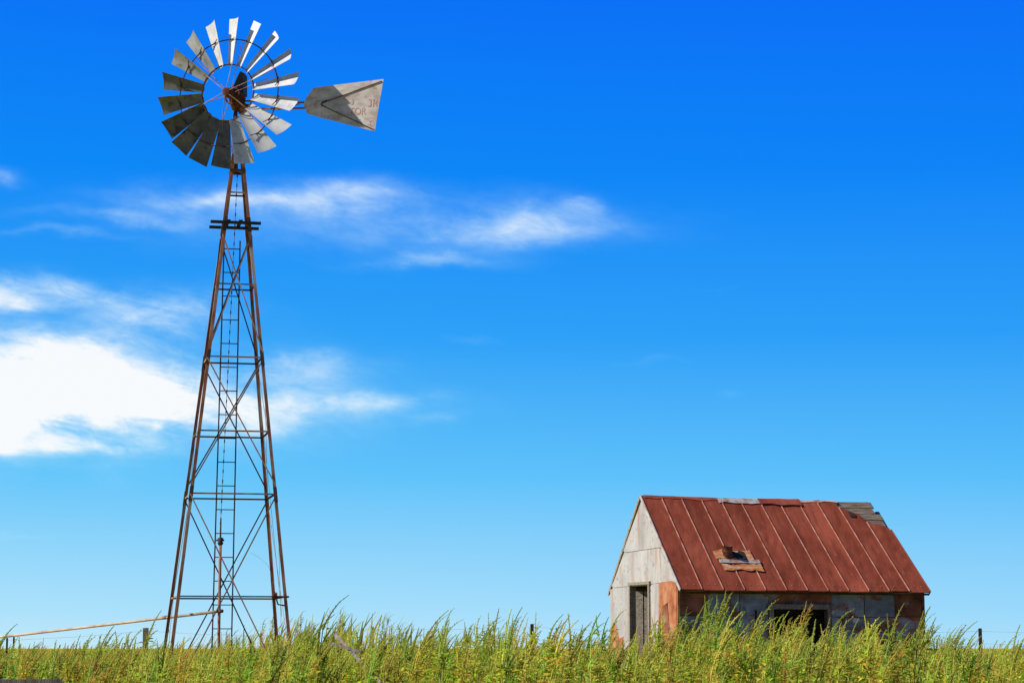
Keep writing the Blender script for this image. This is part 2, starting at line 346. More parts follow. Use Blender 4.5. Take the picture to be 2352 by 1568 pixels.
for k in range(18):
    deg=5+20*k; ph=R(deg+random.uniform(-.8,.8)); e=rx*math.sin(ph)+Z*math.cos(ph); t=-rx*math.cos(ph)+Z*math.sin(ph)
    pk=pa+R(random.uniform(-2.5,2.5))
    N=nv*math.cos(pk)+t*math.sin(pk); c=t*math.cos(pk)-nv*math.sin(pk)
    m=MB(); nr,ns=8,8; vv=[]
    for side in (0,1):
        for i in range(nr+1):
            r=.47+(RW-.47)*i/nr; hwid=.083+(.170-.083)*i/nr
            for j in range(ns+1):
                s=-1+2*j/ns
                rr=r+(.018*(s*.6) if i==nr else 0)-(.012*(1-s*s) if i==0 else 0)
                vv.append(WC+e*rr+c*hwid*s+N*(.028*(s*s)-.012)*(.6+.5*i/nr)+N*(-.0015 if side else .0015))
    q=(nr+1)*(ns+1); fs=[]
    for side in (0,1):
        for i in range(nr):
            for j in range(ns):
                a=side*q+i*(ns+1)+j; f=(a,a+1,a+ns+2,a+ns+1); fs.append(f if side else f[::-1])
    bd=[j for j in range(ns+1)]+[i*(ns+1)+ns for i in range(1,nr+1)]+[nr*(ns+1)+j for j in range(ns-1,-1,-1)]+[i*(ns+1) for i in range(nr-1,0,-1)]
    for i in range(len(bd)): a,b=bd[i],bd[(i+1)%len(bd)]; fs.append((a,b,b+q,a+q))
    bm_='bladeshade' if 180<deg<305 else ('bladehalfshade' if deg>165 and deg<330 else 'blade')  # blade tone follows wheel angle: shaded side of the wheel painted darker
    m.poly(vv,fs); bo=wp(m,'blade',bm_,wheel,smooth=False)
    br=MB(); pts=[WC+e*.905+c*.12*s+N*(.016+.02*s*s) for s in [-1,-.6,-.2,.2,.6,1]]
    br.tube(pts,.007,5); br.tube([pts[2],WC+e*.905-nv*.02],.007,5); wp(br,'blade_bracket','dark',wheel)
# tail, furled alongside the wheel
ta_=R(-13)
td=Vector((math.cos(ta_),math.sin(ta_),0)); tn=Vector((td.y,-td.x,0))
def tp(u,v,off=0.):
    a=((u-547)/138)/math.cos(ta_)*1.015; Yd=TY+td.y*a
    return Vector((MC.x,MC.y,0))+td*a+Z*(at(u,v,Yd).z)+tn*off
ta=MB()
ta.bar(MC+Z*-.06+td*.1-tn*.03,tp(745,236,-.03),.028,.028); ta.bar(MC+Z*-.20+td*.12-tn*.03,tp(745,247,-.03),.028,.028)
ta.bar(tp(640,252,-.03),tp(690,238,-.03),.015,.015)
wp(ta,'tail_arm','leg')
outl=[(722,203),(728,201),(882,182),(872,242),(863,302),(800,286),(709,262),(700,240),(706,225)]
vm=MB(); vm.extrude([tp(u,v,.004) for u,v in outl],tn*-.008)
vane=wp(vm,'tail_vane','vane')
for a,b in (((742,238),(878,187)),((740,242),(861,298))):
    wp(MB().bar(tp(*a,.012),tp(*b,.012),.010,.015,tn),'vane_rib','dark',vane)
wp(MB().tube([tp(754,231,.012),tp(745,234,.014),tp(741,239,.014),tp(745,244,.014),tp(752,247,.012)],.008,6),'rib_bend','dark',vane)
def letters(txt,u,v,sz,rot=0):
    cu=bpy.data.curves.new('lettering','FONT'); cu.body=txt; cu.size=sz; cu.extrude=.0; cu.align_x='CENTER'; cu.align_y='CENTER'
    o=bpy.data.objects.new('t',cu); COL.objects.link(o); bpy.context.view_layer.update()
    me=bpy.data.meshes.new_from_object(o); bpy.data.objects.remove(o)
    p=tp(u,v,.0075)
    c_,s_=math.cos(rot),math.sin(rot)
    for vt in me.vertices:
        x,y=vt.co.x*.85,vt.co.y; x,y=x*c_-y*s_,x*s_+y*c_
        vt.co=p+td*x+Z*y-Vector(OR)
    me.materials.clear(); me.materials.append(M['letter']); me.name='lettering'
    q=bpy.data.objects.new('lettering',me); COL.objects.link(q); q.parent=vane
letters('AE',724,240,.16,R(-3)); letters('3',812,235,.15,R(-8)); letters('3R',858,238,.19,R(-3)); letters('TOR',824,257,.17,R(-3)); letters('CHICAGO',765,272,.095,R(-6)); letters('C',826,281,.14,R(-4)); letters('T',853,284,.13)
# ------------------------------------------------------------------ pump and pipe
pb=Vector((ptop.x,TY,gz(ptop.x,TY)))
pu=empty('well_pump',pb); tag(pu,'slim upright well pump pipe with a valve, inside the windmill tower','pump')
b=MB().tube([pb-Z*.05,ptop+Z*-.28],.024,10); b.build('standpipe',M['leg'],pu,pb,True)
b=MB(); zv=at(507,1240,TY).z; q=Vector((ptop.x,TY,zv))
b.tube([q-Z*.08,q-Z*.05,q-Z*.02,q+Z*.03,q+Z*.05],[.03,.05,.035,.05,.02],12); b.tube([q-ex*.07,q+ex*.06],.016,8); b.build('valve',M['dark'],pu,pb,True)
b=MB().tube([q+Z*.04,ptop+Z*.08],.013,8); b.build('polished_rod',M['dark'],pu,pb,True)
s0=at(505,1403,TY-.04); s1=at(-200,1482,43.0)
dp=empty('discharge_pipe',Vector((s1.x,s1.y,gz(s1.x,s1.y)))); O2=tuple(dp.location)
tag(dp,'long thin tan pipe sloping down from the windmill to the left edge','pipe')
MB().tube([s0,s0.lerp(s1,.3)-Z*.012,s0.lerp(s1,.65)-Z*.02,s1],.023,8).build('pipe_run',M['pipe'],dp,O2,True)
c=s0.lerp(s1,.16); dd=(s1-s0).normalized()
MB().tube([c-dd*.06,c+dd*.06],.032,8).build('coupling',M['brace'],dp,O2,True)
MB().tube([s0-dd*.06,s0+dd*.05],.030,8).build('tee',M['dark'],dp,O2,True)
for t in (.66,.995):
    p=s0.lerp(s1,t)-Z*.03; MB().bar(Vector((p.x,p.y,gz(p.x,p.y)-.1)),p-Z*.018,.03,.03,(0,1,0)).build('support_stake',M['darkwood'],dp,O2)
# ------------------------------------------------------------------ shed
LB,WB=5.46,3.47
c0=at(1557,1352,45.0); ang=R(19.8)
sh=empty('shed',(c0.x,45.0,gz(c0.x,45)),ang); tag(sh,'weathered shed with a rust red metal roof and patched tin walls','shed')
EZ=c0.z-sh.location.z+.01; RZ=EZ+1.92; YE=-.12; YR=WB/2
def RP(s,t,h=0.):
    xl=-.015-.03*t; xr=LB+.07+(-.24)*t
    a=math.atan2(RZ-EZ,YR-YE); sag=-.03*math.sin(math.pi*s)*t
    return Vector((xl+(xr-xl)*s,YE+(YR-YE)*t,EZ+(RZ-EZ)*t+sag))+Vector((0,-math.sin(a),math.cos(a)))*h
def RB(s,t,h=0.):
    p=RP(s,t,h); return Vector((p.x+(.03 if s==0 else 0)*(1-t),2*YR-p.y,p.z))
def rl_(y): return EZ+(min(y,2*YR-y)-YE)*(RZ-EZ)/(YR-YE)-.055
def B(mb,name,mat,parent=sh): return mb.build(name,M[mat],parent)
T=.09
ox0,ox1,oz0,oz1=2.06,3.26,.55,1.97; zt=rl_(0)-.02
fw=MB(); fw.box((0,0,-.1),(ox0,T,zt)); fw.box((ox1,0,-.1),(LB,T,zt)); fw.box((ox0,0,oz1),(ox1,T,zt)); fw.box((ox0,0,-.1),(ox1,T,oz0))
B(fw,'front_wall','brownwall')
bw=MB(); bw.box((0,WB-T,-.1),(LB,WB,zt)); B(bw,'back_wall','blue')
dy0,dy1,dz=1.40,2.34,2.46
gw=MB()
gw.extrude([(0,T,-.1),(0,dy0,-.1),(0,dy0,rl_(dy0)),(0,T,rl_(T))],(T,0,0))
gw.extrude([(0,dy1,-.1),(0,WB-T,-.1),(0,WB-T,rl_(WB-T)),(0,dy1,rl_(dy1))],(T,0,0))
gw.extrude([(0,dy0,dz),(0,dy1,dz),(0,dy1,rl_(dy1)),(0,YR,rl_(YR)),(0,dy0,rl_(dy0))],(T,0,0))
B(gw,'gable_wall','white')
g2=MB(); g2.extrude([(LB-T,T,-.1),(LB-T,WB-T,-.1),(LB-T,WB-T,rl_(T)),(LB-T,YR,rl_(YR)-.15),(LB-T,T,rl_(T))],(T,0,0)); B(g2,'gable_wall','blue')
B(MB().box((T,T,-.05),(LB-T,WB-T,.05)),'shed_floor','darkwood')
def clipz(y,z): return min(z,rl_(y)-.004)
def gs(poly,mat,h):
    B(MB().extrude([(-.004-h,y,clipz(y,z)) for y,z in poly],(h,0,0)),'wall_sheet',mat)
gs([(.75,9),(.85,3.20),(2.60,3.17),(2.72,9),(YR,9)],'white',.020)
gs([(.05,9),(.22,2.50),(3.22,2.46),(3.40,9),(2.56,3.19),(.88,3.22)],'white',.008)
gs([(2.36,-.05),(WB,-.05),(WB,9),(3.16,2.45),(2.36,2.46)],'white',.014)
gs([(WB-.72,-.05),(WB+.003,-.05),(WB+.003,1.62),(WB-.3,1.7),(WB-.5,1.4),(WB-.72,1.44)],'rustwall',.020)
gs([(.02,-.05),(.90,-.05),(.94,1.4),(.88,2.50),(.25,2.52),(.02,9)],'rustwall',.018)
gs([(.96,-.05),(dy0-.02,-.05),(dy0-.02,2.46),(.92,2.47)],'white',.006)
gs([(.35,1.5),(.70,1.5),(.70,2.02),(.45,2.1)],'brownwall',.026)
gs([(1.02,-.05),(dy0-.03,-.05),(dy0-.03,1.30),(1.02,1.2)],'rustwall',.012)
df=MB(); df.box((-.05,dy0-.06,-.05),(.10,dy0,dz+.02)); df.box((-.05,dy1,-.05),(.10,dy1+.06,dz+.02)); df.box((-.055,dy0-.09,dz+.02),(.10,dy1+.09,dz+.08))
B(df,'door_frame','wood')
dl=MB()
for i in range(4): dl.bar(Vector((.13+.19*i*.75,dy1-.10-.19*i*.55,.05)),Vector((.13+.19*i*.75,dy1-.10-.19*i*.55,2.36)),.03,.15,(.75,-.55,0))
dl.bar((.10,dy1-.06,1.9),(.66,dy1-.46,1.9),.02,.1); B(dl,'door','wood')
def fs_(x0,x1,z0,z1,mat,h): B(MB().box((x0,-.004-h,z0),(x1,-.004,z1)),'wall_sheet',mat)
rows=[(.0,.80),(.80,1.40),(1.40,1.82),(1.82,zt-.03)]
cols=[(0.02,.62),(.64,1.32),(1.34,1.95),(3.37,4.1),(4.12,4.8),(4.82,LB-.04)]
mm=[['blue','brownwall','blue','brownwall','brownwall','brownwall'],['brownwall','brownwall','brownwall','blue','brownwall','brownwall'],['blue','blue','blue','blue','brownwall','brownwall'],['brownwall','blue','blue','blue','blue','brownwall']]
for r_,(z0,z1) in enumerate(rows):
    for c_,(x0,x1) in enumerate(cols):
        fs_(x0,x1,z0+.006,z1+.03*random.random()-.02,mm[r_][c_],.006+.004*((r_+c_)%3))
of=MB(); of.box((ox0-.09,-.05,oz0-.1),(ox0,.1,oz1)); of.box((ox1,-.05,oz0-.1),(ox1+.07,.1,oz1)); of.box((ox0-.14,-.06,oz1),(ox1+.2,.1,oz1+.10)); of.box((ox0,-.05,oz0-.1),(ox1,.1,oz0))
B(of,'opening_frame','woodv')
B(MB().bar((1.66,-.06,1.35),(1.66,-.06,1.95),.02,.05,(0,1,0)),'wall_batten','darkwood')
B(MB().box((-.02,-.03,-.05),(.03,.0,zt-.05)),'corner_post','rustwall'); B(MB().box((LB-.03,-.03,-.05),(LB+.03,.06,zt-.05)),'corner_post','brownwall')
def deck(fn,name,ragged):
    m=MB(); nb=14
    for i in range(nb):
        t0=i/nb+.004; t1=(i+1)/nb-.004; s1_=1+(random.uniform(-.025,.004) if ragged and i>8 else 0); h=random.uniform(-.010,.004)
        K=8
        for k in range(K):
            A=[fn(s1_*k/K,t0,h-.025),fn(s1_*(k+1)/K,t0,h-.025),fn(s1_*(k+1)/K,t1,h-.025),fn(s1_*k/K,t1,h-.025)]
            Bq=[fn(s1_*k/K,t0,h),fn(s1_*(k+1)/K,t0,h),fn(s1_*(k+1)/K,t1,h),fn(s1_*k/K,t1,h)]
            m.poly(A+Bq,[(3,2,1,0),(4,5,6,7),(0,1,5,4),(2,3,7,6),(0,4,7,3),(1,2,6,5)])
    return B(m,name,'deck')
deck(RP,'roof_deck',True); deck(RB,'roof_deck',True)
def sheet(fn,s0,s1,tb,ta0,ta1,h,jit=.006,ns=4,ntt=14,sk=.02):
    m=MB()
    for j in range(ntt+1):
        for i in range(ns+1):
            f=i/ns; tt=ta0+(ta1-ta0)*f
            if j==ntt and (ta0<.97 or ta1<.97): tt+=random.uniform(-.018,.018)
            s=s0+(s1-s0)*f; t=tb+(tt-tb)*j/ntt
            d=jit*(random.random()-.5) if 0<i<ns else 0
            m.v.append(tuple(fn(s,t,h+d)))
    w=ns+1
    for j in range(ntt):
        for i in range(ns): m.f.append((j*w+i,j*w+i+1,(j+1)*w+i+1,(j+1)*w+i))
    bd=[i for i in range(w)]+[j*w+ns for j in range(1,ntt+1)]+[ntt*w+i for i in range(ns-1,-1,-1)]+[j*w for j in range(ntt-1,0,-1)]
    q=len(m.v); nrm=fn(.5,.5,1)-fn(.5,.5,0)
    for k in bd: m.v.append(tuple(Vector(m.v[k])-nrm*sk))
    for k in range(len(bd)): k2=(k+1)%len(bd); m.f.append((bd[k],q+k,q+k2,bd[k2]))
    return m
NP=12
for i in range(NP):
    s0_,s1_=i/NP,(i+1)/NP; t0,t1=1.0,1.0
    if i==9: t0,t1=1.0,.985
    if i==10: t0,t1=.95,.80
    if i==11: t0,t1=.78,.68
    pnl=B(sheet(RP,s0_+.001,s1_-.001,-.02+random.uniform(-.006,.006),t0,t1,.022,.010),'roof_panel','roof')
    if i>0:
        m=MB(); K=6; tt=t0-.01
        for k in range(K): m.bar(RP(s0_,tt*k/K-.015,.030),RP(s0_,tt*(k+1)/K-.015,.030),.014,.019,RP(.5,.5,1)-RP(.5,.5,0))
        B(m,'seam','seam',pnl)
    m=MB()
    for q in range(2): m.tube([RP(s0_+.03+.03*q,.035,.02),RP(s0_+.03+.03*q,.035,.032)],.010,6)
    B(m,'nail_heads','seam',pnl)
B(sheet(RB,0,.83,-.02,1,1,.022,.0,12,12),'roof_panel','roof')
m=MB(); up=RP(.5,.5,1)-RP(.5,.5,0)
m.bar(RP(0,-.02,.01)+Vector((-.012,0,0)),RP(0,1,.01)+Vector((-.012,0,0)),.02,.06,up); B(m,'rake_trim','flash')
m=MB(); m.bar(RB(0,-.02,.0)+Vector((-.012,0,0)),RB(0,.995,.0)+Vector((-.012,0,0)),.02,.06,RB(.5,.5,1)-RB(.5,.5,0)); B(m,'rake_trim','wood')
m=MB(); m.bar(RP(1,-.02,.0)+Vector((.016,0,0)),RP(1,.67,.0)+Vector((.016,0,0)),.025,.07,up); B(m,'rake_trim','roof')
m=MB(); m.bar(RP(0,-.028,-.03),RP(1,-.028,-.03),.012,.05,up); B(m,'fascia','darkwood')
def ridge(s0,s1,h,w,mat,name,K=5,jit=.02):
    m=MB(); pts=[]
    for k in range(K+1):
        s=s0+(s1-s0)*k/K; j=random.uniform(-jit,jit)
        a=RP(s,1-w*(1+random.uniform(-.35,.25)),h); c=RP(s,1,h+.012+j*.5); b=RB(s,1-w,h)
        pts+= [a,Vector((c.x,YR,c.z)),b]
    m.v=[tuple(p) for p in pts]
    for k in range(K):
        m.f+= [(3*k,3*k+3,3*k+4,3*k+1),(3*k+1,3*k+4,3*k+5,3*k+2)]
    o=B(m,name,mat); md=o.modifiers.new('thick','SOLIDIFY'); md.thickness=.006; return o
ridge(.01,.33,.034,.03,'roof','ridge_cap',8,.010); ridge(.32,.51,.042,.050,'flash','bent_flashing',7,.02); ridge(.495,.675,.055,.07,'roof','ridge_cap',4,.015); ridge(.67,.84,.034,.020,'flash','ridge_cap',6,.008)
nn=(RP(.5,.5,1)-RP(.5,.5,0)).normalized(); a1=(RP(.6,.5)-RP(.5,.5)).normalized(); a2=nn.cross(a1)
m=MB(); cc=RP(.872,.835,.034)
m.extrude([cc+a1*x+a2*y for x,y in ((-.07,-.06),(.05,-.08),(.08,-.01),(.02,.07),(-.06,.10))],nn*.004); B(m,'rust_hole','darkwood')
def rect(s0,s1,t0,t1,h,mat,name,th=.012,jag=.0):
    m=MB(); n_=9
    lo_p=[RP(s0+(s1-s0)*i/n_,t0+random.uniform(-jag,jag),h) for i in range(n_+1)]; hi_p=[RP(s0+(s1-s0)*i/n_,t1+random.uniform(-jag,jag),h) for i in range(n_,-1,-1)]
    m.extrude(lo_p+hi_p,nn*th); return B(m,name,mat)
rect(.192,.345,.300,.405,.044,'orange','patch_sheet',.004,.016)
rect(.200,.362,.262,.298,.048,'flash','patch_board',.010,.004)
rect(.205,.362,.185,.250,.044,'orange','patch_sheet',.004,.012)
rect(.232,.318,.318,.385,.049,'darkwood','rust_hole',.003,.014)
b0=RP(.246,.345,.03)
m=MB(); axd=Vector((-.12,-.10,1)).normalized()
ps=[b0-axd*.12,b0+axd*.02,b0+axd*.07,b0+axd*.08,b0+axd*.14,b0+axd*.19]; rr=[.11,.105,.095,.105,.105,.118]
m.tube(ps,rr,16,False); m.tube([p for p in ps[::-1]],[r-.008 for r in rr[::-1]],16,False)
B(m,'stovepipe','motor')
# ------------------------------------------------------------------ fence
fe=empty('wire_fence',(0,60,0)); tag(fe,'sparse wire fence on thin posts across the field behind the windmill','fence')
posts=[(-420,1450,.05),(32,1462,.04),(335,1441,.13),(600,1452,.05),(855,1438,.08),(1222,1432,.09),(1560,1445,.06),(1900,1445,.06),(2251,1442,.08),(2620,1446,.06)]
tops=[]
for u,v,w in posts:
    p=at(u,v,60+.6*math.sin(u)); g=gz(p.x,p.y); tops.append((p,g))
    MB().bar(Vector((p.x,p.y,g-.2)),p,w,w,(0,1,0)).build('fence_post',M['darkwood'] if w<.1 else M['woodv'],fe,(0,60,0))
for hgt in (-.08,-.40,-.72):
    m=MB()
    for (a,_),(b,_2) in zip(tops,tops[1:]):
        a_=a+Z*hgt; b_=b+Z*hgt
        m.tube([a_,a_.lerp(b_,.5)-Z*.03,b_],.0026,4)
    m.build('fence_wire',M['brace'],fe,(0,60,0))
lt=empty('leaning_timber',at(800,1488,17.5)*1.0); lt.location.z=gz(lt.location.x,17.5); tag(lt,'broken boards leaning in the weeds just right of the windmill tower','timber')
O3=tuple(lt.location)
a=at(770,1456,17.6); b=at(800,1488,17.4); d_=(b-a); b=a+d_*((a.z-gz(a.x,17.5)+.05)/(a.z-b.z)); MB().bar(a,b,.025,.02,(0,1,0)).build('board',M['woodv'],lt,O3)
a=at(758,1476,17.45); b=at(832,1497,17.3); MB().bar(a,b,.022,.02,(0,1,0)).build('board',M['woodv'],lt,O3)
pr_=at(0,1560,11.3); pl=empty('plank_rail',(pr_.x,11.3,0)); tag(pl,'dark low plank rail half buried in weeds at the lower left corner','rail')
O4=tuple(pl.location)
a=at(-60,1565,11.3); b=at(142,1564,11.35); MB().bar(a,b,.04,.024,(0,0,1)).build('plank',M['woodv'],pl,O4)
for p in (a.lerp(b,.1),a.lerp(b,.9)): MB().bar(Vector((p.x,p.y+.05,-.1)),p+Vector((0,.05,.01)),.05,.05,(0,1,0)).build('stake',M['darkwood'],pl,O4)
# ------------------------------------------------------------------ weeds
YG=(.88,.84,.16); LG=(.66,.70,.09); SG=(.62,.58,.13)
class Pl:
    def __init__(s,sep=False): s.d={'stem':([],[],[]),'leaf':([],[],[])}; s.sep=sep; s.hk='head'; s.nh=0
    def get(s,k): return s.d.setdefault(k,([],[],[]))
    def quad(s,k,p,c):
        V,Q,C=s.get(k); b=len(V); V.extend(p); Q.append((b,b+1,b+2,b+3)); C.extend([c]*4)
    def tube(s,pts,r0,r1,c,k='stem'):
        V,Q,C=s.get(k); b=len(V); n=len(pts)
        for i,p in enumerate(pts):
            r=r0+(r1-r0)*i/(n-1)
            for j in range(3):
                a=2.094*j; V.append((p[0]+r*math.cos(a),p[1]+r*math.sin(a),p[2])); C.append(c)
        for i in range(n-1):
            for j in range(3): Q.append((b+i*3+j,b+i*3+(j+1)%3,b+i*3+3+(j+1)%3,b+i*3+3+j))
    def leaf(s,p,d,L,w,c):
        d=d.normalized(); sd=d.cross(Z)
        if sd.length<.1: sd=Vector((1,0,0))
        sd.normalize(); up=sd.cross(d).normalized()
        mid=p+d*L*.5-up*L*.02; l=p+d*L*.42+sd*w+up*w*.45; r=p+d*L*.42-sd*w+up*w*.45; t=p+d*L-up*L*.16
        c2=tuple(x*.85 for x in c)
        s.quad('leaf',[p,l,t,mid],c); s.quad('leaf',[p,mid,t,r],c2)
    def head(s,pts,r,c,dens):
        s.nh+=1; k_='head%d'%s.nh if s.sep else 'head'
        s.tube(pts,r*.6,r*.25,tuple(x*.75 for x in c),k_)
        L=sum((pts[i+1]-pts[i]).length for i in range(len(pts)-1)); n=max(8,int(L*dens)); sc=(450/dens)**.5
        for k in range(n):
            t=(k+random.random())/n; f=t*(len(pts)-1); i=min(int(f),len(pts)-2); p=pts[i].lerp(pts[i+1],f-i); ax=(pts[i+1]-pts[i]).normalized()
            rd=Vector((random.gauss(0,1),random.gauss(0,1),random.gauss(0,1))); rd-=ax*rd.dot(ax); rd.normalize()
            rad=r*(1.25-1.0*t)*(1+.35*math.sin(t*45)); d=(rd*1.0+ax*.7).normalized(); sd=ax.cross(rd)
            ln=rad*1.3*(.6+.7*random.random())*sc**.5; w=ln*.30*sc**.5; q=p+rd*rad*.25; v=random.uniform(.65,1.25)
            cc=(c[0]*v,c[1]*v,c[2]*v)
            s.quad(k_,[q,q+d*ln*.5+sd*w,q+d*ln,q+d*ln*.5-sd*w],cc)
def curve(p,d,L,n,bend,wob=.12):
    pts=[Vector(p)]; d=d.normalized()
    for i in range(n):
        d=(d+bend/n+Vector((random.gauss(0,wob),random.gauss(0,wob),random.gauss(0,wob)))/n**.5*.6).normalized(); pts.append(pts[-1]+d*L/n)
    return pts
def make_plant(seed,dens=420,H=1.4,kind=0,sep=False):
    random.seed(seed); P_=Pl(sep)
    hc=(YG[0]*random.uniform(.78,1.05),YG[1]*random.uniform(.9,1.05),YG[2])
    st=curve((0,0,0),Vector((random.gauss(0,.04),random.gauss(0,.04),1)),H*.84,8,Vector((0,0,.1)),.05)
    P_.tube(st,.007,.004,SG)
    hd_=curve(st[-1],(st[-1]-st[-2]),H*.15*random.uniform(.8,1.35),8,Vector((random.uniform(.1,1.4),random.gauss(0,.25),-.2)),.22)
    P_.head(hd_,.0125,hc,dens)
    nb=random.randint(6,9) if kind==0 else random.randint(9,12)
    for k in range(nb):
        f=random.uniform(.5,.99)*8; i=min(int(f),7); p=st[i].lerp(st[i+1],f-i); a=k*2.4+random.random()
        L=random.uniform(.06,.18)*(1.45-f/8*.7)
        br=curve(p,Vector((math.cos(a)*.38,math.sin(a)*.38,1)),L,4,Vector((.05,0,.6)),.18)
        P_.tube(br,.0035,.0025,SG)
        if random.random()<.93:
            hh=curve(br[-1],br[-1]-br[-2],random.uniform(.06,.13),5,Vector((random.uniform(-.1,1.2),random.gauss(0,.3),.1)),.26)
            P_.head(hh,.0105,(hc[0]*random.uniform(.78,1.05),hc[1]*random.uniform(.85,1.05),hc[2]),dens)
        for q in range(4):
            pp=br[random.randint(1,4)]; aa=random.uniform(0,6.28)
            P_.leaf(pp,Vector((math.cos(aa),math.sin(aa),random.uniform(-.3,.7))),random.uniform(.03,.06),random.uniform(.010,.020),tuple(x*random.uniform(.6,1.25) for x in LG))
    nl=30 if kind==0 else 50
    for k in range(nl):
        f=random.uniform(.45,1.0)*8; i=min(int(f),7); p=st[i].lerp(st[i+1],f-i); a=k*2.4+random.random()
        big=1.6-f/8*.75
        pp=p+Vector((math.cos(a),math.sin(a),.5))*random.uniform(0,.05)
        P_.leaf(pp,Vector((math.cos(a),math.sin(a),random.uniform(-.4,.8))),random.uniform(.05,.085)*big,random.uniform(.014,.025)*big,tuple(x*random.uniform(.55,1.25) for x in LG))
    return P_
def arr(P_,kinds=None):
    Vs,Qs,Cs=[],[],[]; b=0
    for k in (kinds or list(P_.d)):
        V,Q,C=P_.d[k]
        if not V: continue
        Vs.append(np.array([tuple(v) for v in V],dtype=np.float32)); Qs.append(np.array(Q,dtype=np.int64)+b); Cs.append(np.array(C,dtype=np.float32)); b+=len(V)
    return np.concatenate(Vs),np.concatenate(Qs),np.concatenate(Cs)
def mesh_from(name,V,Q,C):
    me=bpy.data.meshes.new(name); me.vertices.add(len(V)); me.vertices.foreach_set('co',V.astype(np.float32).ravel())
    me.loops.add(len(Q)*4); me.loops.foreach_set('vertex_index',Q.astype(np.int32).ravel())
    me.polygons.add(len(Q)); me.polygons.foreach_set('loop_start',np.arange(0,len(Q)*4,4,dtype=np.int32))
    me.update(calc_edges=True)
    at_=me.attributes.new('tint','FLOAT_COLOR','POINT'); at_.data.foreach_set('color',np.concatenate([np.clip(C,0,.88),np.ones((len(C),1),np.float32)],1).astype(np.float32).ravel())
    me.materials.append(M['veg']); return me
def place(V,C,x,y,h,H,tint,lean,rz):
    s=h/H; c,s_=math.cos(rz),math.sin(rz)
    X=V[:,0]*c-V[:,1]*s_; Y=V[:,0]*s_+V[:,1]*c; Zz=V[:,2]*s
    w=min(1.,max(s,.8)); X=X*w; Y=Y*w
    zz=np.clip(Zz/h,0,1.3); X=X+lean*(zz**3)*h*.22
    out=np.stack([X+x,Y+y,Zz+gz(x,y)-.02],1)
    return out,C*np.array(tint,dtype=np.float32)
HN=[arr(make_plant(100+i,320,kind=i%2)) for i in range(12)]
LN=[arr(make_plant(300+i,125,kind=i%2)) for i in range(8)]
def tops_h(A): return float(A[0][:,2].max())
random.seed(21)
prof=[(-300,26),(0,30),(150,34),(230,44),(340,56),(420,42),(560,52),(700,72),(860,66),(1000,88),(1180,96),(1300,84),(1420,84),(1560,110),(1650,116),(1760,98),(1900,96),(1970,88),(2080,106),(2150,58),(2260,54),(2352,38),(2700,30)]
def hp(u):
    for (a,b),(c,d) in zip(prof,prof[1:]):
        if a<=u<=c: return b+(d-b)*(u-a)/(c-a)
    return 20
def scatter(lst,y0,y1,dens,sd,mul=(1,1,1),hf=None,xl=-1.22,xr=1.22):
    random.seed(sd); Vs,Qs,Cs=[],[],[]; b=0
    half=lambda y:(1176/F)*y
    A=(half(y0)+half(y1))*1.22*(y1-y0); n=int(A*dens)
    k=0
    while k<n:
        y=y0+(y1-y0)*(random.random()**.85); x=random.uniform(xl,xr)*half(y1)
        if abs(x)>half(y)*1.22+.4: continue
        k+=1
        u=1176+x/y*F
        if hf: h=hf(x,y,u)
        else:
            r=random.random()
            H_=hp(u)*(1+.18*math.sin(x*4.1+y*2)*math.sin(x*1.7)); base=.42*H_-15
            top=base+(H_-base)*r**3.2+random.gauss(0,6)
            h=CAMZ+top*y/F-gz(x,y)
        if h is None or h<.2: continue
        A_=random.choice(lst); H=tops_h(A_)
        w=random.random()
        if w<.10: t=(1.05,.80,.9)
        elif w<.38: t=(1.08,1.03,.9)
        elif w<.45: t=(.55,.64,.7)
        elif w<.60: t=(.80,1.0,.9)
        else: t=(random.uniform(.9,1.05),random.uniform(.9,1.03),1)
        cl=.96+.16*math.sin(x*2.3+y*1.1)*math.sin(x*.9-y*.6+2)
        t=tuple(a*m_*cl for a,m_ in zip(t,mul))
        V,C=place(A_[0],A_[2],x,y,h,H,t,random.uniform(-.05,.42),random.uniform(-1.3,1.3))
        Vs.append(V); Cs.append(C); Qs.append(A_[1]+b); b+=len(V)
    return np.concatenate(Vs),np.concatenate(Qs),np.concatenate(Cs)
def cat_(L_):
    b=0; Vs,Qs,Cs=[],[],[]
    for V,Q,C in L_: Vs.append(V); Qs.append(Q+b); Cs.append(C); b+=len(V)
    return np.concatenate(Vs),np.concatenate(Qs),np.concatenate(Cs)
near=scatter(HN,11.5,18,8,1)
mid=scatter(LN,18,29,4.0,2)
me=mesh_from('weeds',*cat_([near,mid])); o=bpy.data.objects.new('weeds',me); COL.objects.link(o)
tag(o,'dense yellow green weeds with drooping seed heads across the foreground','weeds',kind='stuff')
def far_h(x,y,u):
    d=Vector((x,y,0))-Vector((sh.location.x,sh.location.y,0)); lx=d.x*math.cos(ang)+d.y*math.sin(ang); ly=-d.x*math.sin(ang)+d.y*math.cos(ang)
    if -.3<lx<LB+.3 and -.35<ly<WB+.35: return None
    return random.uniform(.65,1.2)
far=scatter(LN[:4],29,52,1.8,3,(.85,.85,.8),far_h)
me=mesh_from('field_weeds',*far); o=bpy.data.objects.new('field_weeds',me); COL.objects.link(o)
tag(o,'lower weeds growing round the foot of the windmill and shed','weeds',kind='stuff')
